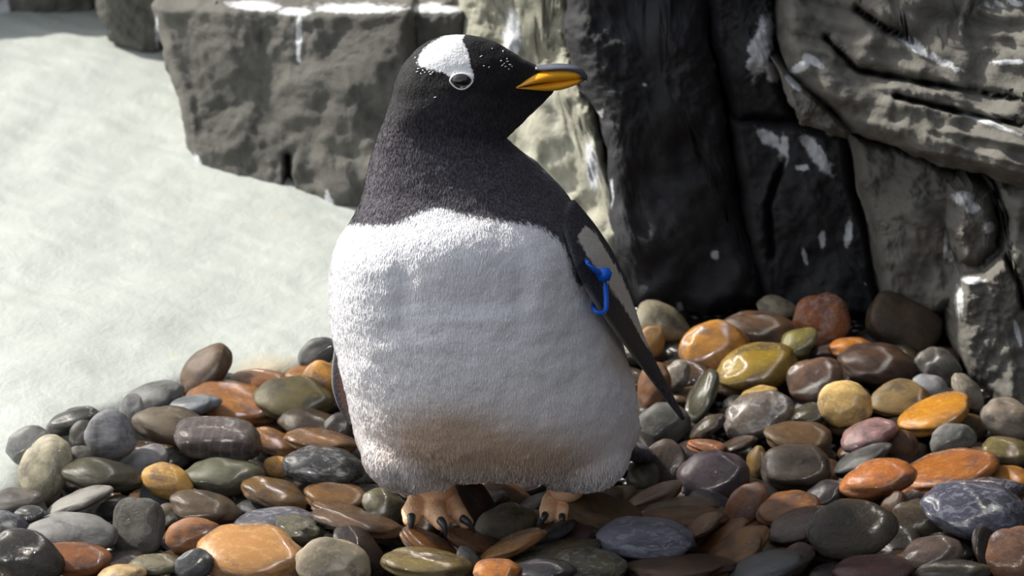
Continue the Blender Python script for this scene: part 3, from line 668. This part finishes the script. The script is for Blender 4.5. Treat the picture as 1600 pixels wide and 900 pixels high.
# long range smoothing keeps creases soft; fine relief follows
c = coords(me); nr = np.empty(len(me.vertices)*3); me.vertices.foreach_get('normal', nr); nr = nr.reshape(-1, 3)
px, py, _ = proj(c)
g = lambda cx, cy, a, b: np.exp(-((px-cx)/a)**2-((py-cy)/b)**2)
front_ = np.clip(-nr[:, 1]*2, 0, 1)
disp = front_*(0.020*g(716, 392, 105, 52)+0.012*g(575, 425, 45, 70)+0.010*g(845, 430, 45, 75)-0.003*g(712, 472, 90, 22)-0.005*g(632, 450, 16, 50)-0.004*g(810, 455, 16, 45)-0.006*g(765, 735, 40, 30))
ruf = np.array([noise.fractal((x*16, y*16, z*22), .7, 2.0, 3) for x, y, z in c])
fold = np.array([noise.noise((x*14, y*10, z*46)) for x, y, z in c])
disp = disp + 0.0022*ruf + 0.0016*fold*front_*np.exp(-((py-500)/90)**2)
c2 = c+nr*disp[:, None]; me.vertices.foreach_set('co', c2.ravel()); me.update()
BIB = [(440, 340), (553, 350), (585, 353), (612, 352), (632, 345), (652, 333), (672, 326), (692, 324), (712, 331), (742, 340), (782, 345), (822, 350), (845, 357), (868, 372), (884, 392), (892, 415), (900, 440), (935, 448), (980, 470), (1060, 520), (1100, 900), (400, 900)]
CAP = [(652, 94), (657, 82), (668, 70), (684, 60), (700, 52), (708, 30), (728, 30), (727, 52), (722, 62), (729, 74), (733, 92), (737, 108), (741, 120), (738, 131), (722, 138), (708, 130), (702, 119), (690, 112), (672, 108), (655, 104)]
def body_attrs(me, c, px, py):
    bib = np.minimum(poly_sd(px, py, BIB), (YB+0.055+0.02*np.clip((py-500)/200, -1, 1)-c[:, 1])*1000)
    set_attr(me, 'bib', bib)
    cap = poly_sd(px, py, CAP)
    mirror = np.where(c[:, 1] > YB-.01, 1, 0)      # the far side of the head carries the same patch
    set_attr(me, 'cap', np.clip(cap, -60, 60))
    set_attr(me, 'face', np.clip((250-py)/110, 0, 1))
    set_attr(me, 'tan', np.clip(np.exp(-((px-690)/95)**2-((py-688)/48)**2)+.75*np.exp(-((px-850)/95)**2-((py-715)/36)**2)+.9*np.exp(-((px-975)/28)**2-((py-545)/45)**2)+.35*np.exp(-((px-790)/230)**2-((py-700)/95)**2), 0, 1))  # dirt stain plus warm pebble bounce and flank shade painted into the plumage
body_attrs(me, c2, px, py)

def mat_plumage():
    t = NT('plumage'); v = t.coord('Object'); vf = t.coord('Object', (1, 1, .4))
    nf = t.noise(vf, 330, 3, .6); nm = t.noise(v, 110, 4, .6); nl = t.noise(v, 24, 4, .6)
    jag = t.math('MULTIPLY', t.math('SUBTRACT', t.noise(vf, 170, 3, .7), .5), 16)
    bib = t.ramp(t.math('ADD', t.attr('bib'), jag), -3, 4)
    jag2 = t.math('MULTIPLY', t.math('SUBTRACT', t.noise(v, 230, 3, .7), .5), 9)
    cap = t.ramp(t.math('ADD', t.attr('cap'), jag2), -1.2, 1.6)
    white = t.mix(t.math('MULTIPLY', t.ramp(nl, .4, .7), .25), srgb(240, 240, 244), srgb(214, 212, 214))
    white = t.mix(t.math('MULTIPLY', t.ramp(nf, .5, .8), .25), white, srgb(190, 188, 190))
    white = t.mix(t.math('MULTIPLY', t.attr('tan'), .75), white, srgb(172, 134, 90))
    neck = t.mix(t.ramp(nf, .35, .7), srgb(46, 43, 50), srgb(92, 87, 97))
    face = t.mix(t.ramp(nf, .4, .7), srgb(13, 12, 15), srgb(26, 24, 28))
    black = t.mix(t.attr('face'), neck, face)
    c = t.mix(bib, black, white); c = t.mix(cap, c, srgb(242, 243, 246))
    h = t.math('ADD', t.math('MULTIPLY', nf, .5), t.math('MULTIPLY', nm, .5))
    t.set(Base_Color=c, Roughness=.72, Normal=t.bump(h, .55, .006))
    t.b.inputs['Specular IOR Level'].default_value = .3
    t.put(t.b.inputs['Sheen Weight'], t.math('ADD', .05, t.math('ADD', t.math('MULTIPLY', bib, .2), t.math('MULTIPLY', t.math('SUBTRACT', 1.0, t.attr('face')), .16)))); t.b.inputs['Sheen Roughness'].default_value = .5
    return t.m
M_pl = mat_plumage()
def child(name, me, mat=None, label=None, parent=pg, smooth=True):
    o = link(name, me, mat, None, smooth); o.parent = parent
    off = Vector((0, 0, 0)); p = parent
    while p is not None: off -= p.location; p = p.parent
    o.location = off
    if label: o['label'] = label
    return o
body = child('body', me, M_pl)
# short overlapping feathers standing off the body
def plumage(me, n=60000):
    me.calc_loop_triangles(); tri = np.empty(len(me.loop_triangles)*3, int); me.loop_triangles.foreach_get('vertices', tri); tri = tri.reshape(-1, 3)
    co = coords(me); a, b, c_ = co[tri[:, 0]], co[tri[:, 1]], co[tri[:, 2]]
    ar = np.linalg.norm(np.cross(b-a, c_-a), axis=1); pick = rng.choice(len(tri), n, p=ar/ar.sum())
    u, w = rng.random(n), rng.random(n); s = u+w > 1; u[s] = 1-u[s]; w[s] = 1-w[s]
    p = a[pick]+(b-a)[pick]*u[:, None]+(c_-a)[pick]*w[:, None]
    nn = np.cross((b-a)[pick], (c_-a)[pick]); nn /= np.linalg.norm(nn, axis=1)[:, None]
    dn = np.array([0, 0, -1.0])[None]+rng.normal(0, .18, (n, 3)); 
    x, y, _ = proj(p)
    hm = np.clip((200-y)/60, 0, 1)[:, None]; dn = dn*(1-hm)+np.array([-.9, 0, -.5])[None]*hm
    tg = dn-(dn*nn).sum(1)[:, None]*nn; tg /= np.linalg.norm(tg, axis=1)[:, None]+1e-6
    sd_ = np.cross(nn, tg)
    ln = rng.uniform(.0045, .0075, n)*(1-.4*hm[:, 0]); wd = rng.uniform(.0006, .0010, n); low = np.clip((y-690)/60, 0, 1)
    ln *= 1+1.0*low; lift = (.05+.10*rng.random(n)+.16*low)*(1-.55*hm[:, 0])
    keep = ((x-722)**2/22**2+(y-127)**2/15**2 > 1) & ~((x > 815) & (y < 150))
    V = np.empty((n, 4, 3)); V[:, 0] = p-sd_*wd[:, None]*.6; V[:, 1] = p+sd_*wd[:, None]*.6
    mid = p+tg*(ln*.6)[:, None]+nn*(ln*lift)[:, None]
    V[:, 2] = mid+sd_*wd[:, None]*.5; V[:, 3] = p+tg*ln[:, None]+nn*(ln*lift*.9)[:, None]
    V = V[keep]; m = len(V); idx = np.arange(m)*4
    f = np.stack([idx, idx+1, idx+2, idx+3], 1)
    out = bpy.data.meshes.new('plumage'); out.from_pydata(V.reshape(-1, 3).tolist(), [], f.tolist())
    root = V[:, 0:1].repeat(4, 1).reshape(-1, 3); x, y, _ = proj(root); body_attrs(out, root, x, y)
    return out
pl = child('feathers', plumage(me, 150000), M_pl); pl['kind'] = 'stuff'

# ---- beak
t = NT('horn'); v = t.coord('Object'); tip = t.attr('tipc')
c = t.mix(t.noise(v, 60, 3), srgb(244, 160, 14), srgb(252, 184, 40)); c = t.mix(t.ramp(t.attr('base'), 0, 1), c, srgb(250, 178, 60))
c = t.mix(tip, c, srgb(70, 60, 56)); t.set(Base_Color=c, Roughness=.32, Normal=t.bump(t.noise(v, 200, 3), .15, .002)); M_orange = t.m
M_horn = simple('dark_horn', srgb(84, 88, 100), .25)
def blade(rows_, ycen=YB-.012, n=16):
    a = smooth_rows(rows_, 26); rings = []
    for x, tp, bt, dp in a:
        p1, p2 = P(x, tp, ycen), P(x, bt, ycen); cz = (p1.z+p2.z)/2; hh = abs(p1.z-p2.z)/2; hd = dp/1023
        rings.append([Vector((p1.x, ycen+hd*math.cos(t), cz+hh*math.sin(t))) for t in np.linspace(0, 2*PI, n, endpoint=False)])
    b = bmesh.new(); loft(b, rings); bmesh.ops.recalc_face_normals(b, faces=b.faces); return bm_mesh(b)
UPM = [(806, 126, 130, 36), (816, 120.5, 130, 34), (830, 114.5, 129, 29), (848, 109, 128, 22.5), (865, 106.5, 127, 18), (882, 107, 125.5, 14), (898, 109.5, 123.5, 10), (910, 113, 123, 6.5), (917, 118, 124, 3)]
LOM = [(807, 127, 131, 35), (818, 127, 133.5, 32), (832, 127, 137.5, 27), (848, 126.5, 140.5, 21), (864, 126, 141.5, 17), (880, 124.8, 139.5, 13.5), (896, 123, 134.5, 9), (908, 122, 129, 5.5), (915, 121.5, 125, 2.5)]
CUL = [(836, 103, 110, 9), (850, 102, 110, 14), (868, 100.5, 108.5, 15), (886, 100.5, 109, 13), (900, 102.5, 112.5, 10.5), (910, 106, 119, 8), (916, 112, 125, 5), (918, 118, 128, 2)]
for nm, rw in (('upper_mandible', UPM), ('lower_mandible', LOM)):
    m_ = blade(rw); x, y, _ = proj(coords(m_)); set_attr(m_, 'tipc', np.clip((x-902)/7, 0, 1)); set_attr(m_, 'base', np.clip((840-x)/25, 0, 1)); child(nm, m_, M_orange, 'orange '+nm.replace('_', ' ')+' with a dark tip')
child('culmen', blade(CUL), M_horn, 'blue-grey ridge along the top of the beak')
# ---- eye
def head_surface(px_, py_):
    dg = None; o = CAM; d_ = ray(px_, py_).normalized()
    from mathutils.bvhtree import BVHTree
    global _bvh
    try: _bvh
    except NameError: _bvh = BVHTree.FromPolygons([tuple(v.co) for v in me_body.vertices], [tuple(p.vertices) for p in me_body.polygons])
    h = _bvh.ray_cast(o, d_); return h[0], h[1]
me_body = body.data
ec, en = head_surface(721, 126)
def ell(c, r, seg=28, normal=None):
    b = bmesh.new(); rot = (normal.to_track_quat('Z', 'Y').to_matrix().to_4x4() if normal is not None else Matrix.Identity(4))
    bmesh.ops.create_uvsphere(b, u_segments=seg, v_segments=seg//2+4, radius=1, matrix=Matrix.Translation(c) @ rot @ Matrix.Diagonal((*r, 1))); return bm_mesh(b)
t = NT('eye_gloss'); t.set(Base_Color=srgb(30, 18, 14), Roughness=.05); t.b.inputs['Coat Weight'].default_value = 1; M_eye = t.m
n_ = (en+Vector((0, -1, .1))).normalized()
EX = Vector((1, 0, 0)); EX = (EX-n_*EX.dot(n_)).normalized(); EY = n_.cross(EX)
def epos(ux, uy, out): return ec+EX*ux/1023+EY*uy/1023+n_*out
b = bmesh.new(); m4 = Matrix((EX, EY, n_)).transposed().to_4x4()
bmesh.ops.create_uvsphere(b, u_segments=28, v_segments=18, radius=1, matrix=Matrix.Translation(ec-n_*.002) @ m4 @ Matrix.Diagonal((.0150, .0098, .0075, 1)))
child('eye', bm_mesh(b), M_eye, 'dark brown glossy eye')
b = bmesh.new(); ringp = []
for k in range(41):
    th = 2*PI*k/40; ringp.append(epos(17*math.cos(th), 10.5*math.sin(th)*(1-.3*abs(math.cos(th))**3)-(2.5 if math.sin(th) < 0 else 0)*abs(math.sin(th))**3, .0004-.0025*abs(math.cos(th))**2*0))
tube(b, ringp, .00125, 8, up=n_); M_white = simple('white_down', srgb(236, 238, 242), .8)
child('eyelid', bm_mesh(b), M_white, 'white feathered ring around the eye')
# ---- white flecks on the brow and behind the crown patch
b = bmesh.new()
FL = [(783, 95), (788, 99), (793, 96), (797, 101), (800, 104), (790, 104), (785, 102), (795, 108), (769, 76), (756, 103), (764, 105), (752, 88), (786, 80), (680, 152), (792, 92),
      (652, 112), (658, 115), (664, 113), (671, 112), (676, 113), (661, 110), (668, 109), (688, 112), (654, 107), (649, 90), (651, 98), (673, 116), (657, 86)]
for x, y in FL:
    h, nn = head_surface(x, y)
    if h is None: continue
    q = nn.to_track_quat('Z', 'Y').to_matrix().to_4x4()
    bmesh.ops.create_icosphere(b, subdivisions=1, radius=1, matrix=Matrix.Translation(h) @ q @ Matrix.Rotation(random.uniform(-.5, .9), 4, 'Z') @ Matrix.Diagonal((random.uniform(.0014, .0034), random.uniform(.0007, .0012), .001, 1)))
fk = child('flecks', bm_mesh(b), M_white, 'tiny white feather flecks'); fk['kind'] = 'stuff'

# ---- flippers
def mat_flip(name, warm):
    t = NT(name); v = t.coord('Object'); nf = t.noise(v, 260, 3, .6)
    u = t.attr('fu'); s = t.attr('fs')
    wob = t.math('MULTIPLY', t.math('SUBTRACT', t.noise(v, 75, 5, .7), .5), .9)
    pale = t.ramp(t.math('ADD', t.attr('pale'), wob), .35, .6)
    c = t.mix(t.ramp(nf, .35, .7), srgb(34, 33, 38), srgb(66, 66, 76))
    c = t.mix(pale, c, t.mix(nf, srgb(232, 228, 220), srgb(180, 174, 164)))
    c = t.mix(t.attr('rimw'), c, srgb(170, 168, 165)); c = t.mix(t.attr('warm'), c, srgb(104, 72, 58))
    t.set(Base_Color=c, Roughness=.55, Normal=t.bump(nf, .4, .004)); return t.m
M_fl = mat_flip('flipper_skin', 0)
def flipper(left, right, YL, YR, th=.008):
    n = 70; m = 22
    def res(pl_):
        p = np.array(pl_, float); q = np.hypot(*(p[1:]-p[:-1]).T); s = np.concatenate([[0], np.cumsum(q)]); s /= s[-1]; t = np.linspace(0, 1, n)
        a = np.stack([np.interp(t, s, p[:, 0]), np.interp(t, s, p[:, 1])], 1)
        for _ in range(8): a[1:-1] = a[1:-1]*.5+(a[:-2]+a[2:])*.25
        return a
    Lp, Rp = res(left), res(right); b = bmesh.new(); rings = []; U = []; S = []
    for i in range(n):
        s = i/(n-1); p0 = P(*Lp[i], np.interp(s, np.linspace(0, 1, len(YL)), YL)); p1 = P(*Rp[i], np.interp(s, np.linspace(0, 1, len(YR)), YR)); wdt = (p1-p0); nn = wdt.cross(Vector((0, .2, -1))).normalized()
        if nn.y > 0: nn = -nn
        ring = []
        for k in range(2*m):
            w = k/m if k <= m else 2-k/m; sg = 1 if k < m else -1
            hgt = th*(1-s*.55)*(max(0, 4*w*(1-w))**.5)*(1.15-.5*w)
            ring.append(p0+wdt*w+nn*hgt*sg); U.append(w); S.append(s)
        rings.append(ring)
    loft(b, rings); bmesh.ops.recalc_face_normals(b, faces=b.faces); me = bm_mesh(b)
    return me, np.array(U), np.array(S)
me_f, U, S = flipper([(872, 335), (888, 385), (903, 430), (925, 470), (950, 505), (985, 552), (1015, 592), (1045, 632), (1064, 655)],
                     [(898, 312), (930, 350), (958, 392), (976, 432), (992, 480), (1008, 530), (1030, 575), (1052, 618), (1070, 652)], [-.015, -.06, -.088, -.085, -.065, -.03, .015, .045, .06, .065], [.03, .03, .035, .045, .055, .065, .07, .07, .07, .068], .009)
pale = np.exp(-((U-np.interp(S, [0, .12, .3, .45, .6, 1], [.5, .5, .62, .74, .86, .95]))/np.interp(S, [0, .12, .3, .5, .7, 1], [.02, .32, .25, .2, .12, .02]))**2)*np.where(S < .05, 0, 1)*np.interp(S, [0, .08, .12, .62, .75], [0, 0, 1, 1, 0])
set_attr(me_f, 'pale', pale); set_attr(me_f, 'rimw', np.clip(1-U/.07, 0, 1)*np.interp(S, [0, .3, .36, 1], [0, 0, .8, .6])); set_attr(me_f, 'warm', U*0)
fl = child('flipper', me_f, M_fl, 'near-black flipper with a fuzzy pale stripe, held out to the right')
me_f, U, S = flipper([(540, 400), (532, 470), (524, 530), (518, 575), (518, 605), (527, 635), (540, 655), (549, 664)],
                     [(600, 400), (590, 470), (575, 530), (568, 575), (566, 605), (562, 635), (556, 655), (553, 664)], [.10, .07], [.08, .05], .008)
set_attr(me_f, 'pale', U*0); set_attr(me_f, 'rimw', np.clip(1-U/.10, 0, 1)*.5); set_attr(me_f, 'warm', np.clip((U-.15)/.2, 0, 1)*np.interp(S, [0, .3, .8, 1], [1, 1, .8, 0]))
child('flipper', me_f, M_fl, 'flipper held flat behind the left flank, brown inner side')
# ---- band on the flipper
M_blue = simple('blue_plastic', srgb(24, 112, 240), .3)
b = bmesh.new()
tube(b, [P(915, 406, -.06), P(919, 412, -.082), P(926, 419, -.078), P(935, 426, -.062), P(944, 432, -.052), P(946, 448, -.056), P(947, 465, -.062), P(947, 480, -.066), P(944, 488, -.072), P(937, 490, -.085), P(931, 487, -.088), P(926, 482, -.07), P(930, 470, -.04)],
     [.003, .003, .0035, .0046, .0045, .0045, .0045, .0042, .0036, .0034, .003, .003, .003], 10)
band = child('flipper_band', bm_mesh(b), M_blue, 'bright blue plastic strap looped round the flipper')
b = bmesh.new(); bmesh.ops.create_cube(b, size=1, matrix=Matrix.Translation(P(944, 429, -.056)) @ Matrix.Rotation(.3, 4, 'Y') @ Matrix.Diagonal((.021, .014, .021, 1)))
bmesh.ops.bevel(b, geom=b.edges[:], offset=.004, segments=3, affect='EDGES')
cl_ = child('clasp', bm_mesh(b), M_blue, None, band)

# ---- feet
def mat_foot():
    t = NT('foot_skin'); v = t.coord('Object'); n1 = t.noise(v, 45, 4, .6); vo = t.new('ShaderNodeTexVoronoi'); t.l.new(v, vo.inputs[0]); vo.inputs['Scale'].default_value = 330
    c = t.mix(n1, srgb(246, 206, 158), srgb(236, 182, 146)); t.set(Base_Color=c, Roughness=.5, Normal=t.bump(vo.outputs['Distance'], .35, .003))
    t.b.inputs['Subsurface Weight'].default_value = .2; t.b.inputs['Subsurface Radius'].default_value = (.01, .004, .002); return t.m
M_foot = mat_foot(); M_claw = simple('claw_horn', srgb(52, 54, 58), .22)
def foot(toes, ankle, web, label, back=.03):
    """toes: list of paths (px, py, Y, radius m); each toe ends in a claw"""
    b = bmesh.new()
    for tp in toes:
        pts = [P(x, y, Y+back) for x, y, Y, r in tp]; rad = [r for *_, r in tp]
        for p, r in zip(pts, rad): blob(b, p, (r, r*1.05, r*.9))
        for (p, r), (q, s) in zip(list(zip(pts, rad)), list(zip(pts, rad))[1:]):
            for k in range(1, 5):
                f = k/5; rr = (r*(1-f)+s*f)*.97; blob(b, p.lerp(q, f), (rr, rr, rr*.9))
    blob(b, P(*ankle[:3]), ankle[3])
    for (x, y, Y, r) in web: blob(b, P(x, y, Y+back), r)
    tmp = link('tmp', bm_mesh(b)); m_ = bake(tmp, [('REMESH', dict(mode='VOXEL', voxel_size=.0016)), ('SMOOTH', dict(factor=.5, iterations=6))])
    f_ = child('foot', m_, M_foot, label); f_['b'] = 0; del f_['b']; return f_
def claw(f_, pts, r0, back=.03):
    ps = [P(x, y, Y+back) for x, y, Y in pts]; r0 *= .8; b = bmesh.new()
    n = 12; path = []
    for k in range(n):
        u = k/(n-1); path.append(ps[0]*(1-u)**2+ps[1]*2*u*(1-u)+ps[2]*u*u)
    tube(b, path, [r0*(1-(k/(n-1))**1.8)+.0006 for k in range(n)], 12, up=Vector((1, 0, 0)))
    child('claw', bm_mesh(b), M_claw, None, f_)
f1 = foot([[(664, 768, -.05, .016), (652, 783, -.07, .0165), (645, 800, -.092, .018), (643, 811, -.108, .014)],
           [(684, 768, -.05, .016), (678, 786, -.075, .018), (680, 803, -.102, .018), (690, 817, -.12, .013)],
           [(700, 770, -.05, .015), (708, 785, -.065, .014), (717, 803, -.088, .0145), (728, 816, -.098, .012)]],
          (682, 758, -.03, (.03, .03, .026)), [(665, 792, -.07, (.014, .012, .008)), (700, 800, -.08, (.018, .014, .008)), (706, 812, -.088, (.016, .01, .006))], 'orange-pink webbed foot at left with three toes showing')
claw(f1, [(643, 806, -.118), (642, 818, -.134), (641, 832, -.13)], .0078)
claw(f1, [(688, 813, -.128), (696, 820, -.146), (697, 842, -.142)], .0078)
claw(f1, [(722, 810, -.106), (735, 816, -.118), (743, 834, -.112)], .0078)
f2 = foot([[(872, 768, -.05, .016), (862, 783, -.07, .016), (858, 797, -.085, .016), (856, 806, -.095, .013)],
           [(888, 768, -.05, .016), (884, 783, -.07, .0165), (880, 798, -.085, .015), (878, 808, -.095, .011)],
           [(900, 768, -.05, .014), (903, 783, -.065, .014), (904, 796, -.075, .012), (905, 806, -.08, .010)]],
          (886, 758, -.03, (.03, .03, .026)), [(870, 795, -.075, (.018, .013, .009)), (892, 795, -.075, (.016, .013, .009))], 'orange-pink webbed foot at right, partly under a flat brown stone', .06)
claw(f2, [(852, 804, -.105), (848, 810, -.118), (846, 822, -.112)], .0065, .06)
claw(f2, [(878, 806, -.105), (878, 812, -.118), (880, 824, -.112)], .006, .06)
claw(f2, [(905, 804, -.088), (908, 808, -.10), (912, 820, -.095)], .006, .06)

# ================================================================== GAP PEBBLES: those in view stay single, the rest is joined
bpy.context.view_layer.update(); dg = bpy.context.evaluated_depsgraph_get(); seen = {}
for iy in range(100, 226):
    for ix in range(400):
        h = SC.ray_cast(dg, CAM, ray(ix*4+2, iy*4+2).normalized())
        if h[0]: seen[h[4].name] = seen.get(h[4].name, 0)+1
CN = {(92, 66, 48): 'brown', (70, 58, 46): 'dark brown', (110, 72, 46): 'rust-brown', (64, 62, 58): 'dark grey', (84, 78, 60): 'olive-grey', (120, 82, 50): 'ochre-brown', (76, 60, 60): 'plum-grey', (58, 52, 46): 'near-black'}
import re
def short(l): return re.split(r' (?:against|near|on|with|left|right|standing|above|below|behind|in|cut|beneath|at|under|tucked|peeking|touching|lying|leaning|slanting|slantwise|resting|directly|beside|seen|wedged|between|over|glittering|and|by|of|tip|hidden) ', l+' ')[0].strip()
hp = [(o.px, o.py, short(o.row[10])) for o in pebs]
rest = bmesh.new(); keepn = 0
order_ = sorted(gaps, key=lambda q: -seen.get(q[0].name, 0))
used = set()
for k, (ob, col) in enumerate(order_):
    n_ = seen.get(ob.name, 0)
    if n_ >= 4 and k < 150:
        x, y, _ = proj(np.array([ob.matrix_world.translation])); x, y = x[0], y[0]
        near = sorted(hp, key=lambda q: math.hypot(q[0]-x, (q[1]-y)*1.3))
        lab = None
        for q in near[:5]:
            dx, dy = x-q[0], (y-q[1])*1.3
            side = ('right of' if dx > 0 else 'left of') if abs(dx) > abs(dy) else ('below' if dy > 0 else 'behind')
            lab = '%s gap pebble just %s the %s' % (CN[col], side, q[2])
            if lab not in used: break
        used.add(lab); tag(ob, lab, 'pebble', 'dark pebbles in the gaps below'); keepn += 1
    else:
        w_ = ob.matrix_world.translation
        if w_.y > .72-.35*max(0, w_.x-.4) or w_.x > 1.0: bpy.data.objects.remove(ob); continue
        t_ = bmesh.new(); t_.from_mesh(ob.data); t_.transform(ob.matrix_world); m_ = bpy.data.meshes.new('t'); t_.to_mesh(m_); t_.free(); rest.from_mesh(m_)
        bpy.data.meshes.remove(m_); bpy.data.objects.remove(ob)
rm = bm_mesh(rest, 'rest')
ro = link('pebble_layer', rm, None); rm.materials.clear(); rm.materials.append(MP['p']); ro.color = (*srgb(80, 64, 52)[:3], .7)
tag(ro, 'buried layer of dark brown pebbles under and between the upper stones', 'pebbles', kind='stuff')
print('GAP KEPT', keepn, 'of', len(gaps), 'HAND', len(pebs), 'unseen hand', [o.row[10] for o, n in zip(pebs, [0]*0)])
hid = [o.row[10] for o in pebs if seen.get(o.ob.name, 0) < 6]; print('HIDDEN', hid)
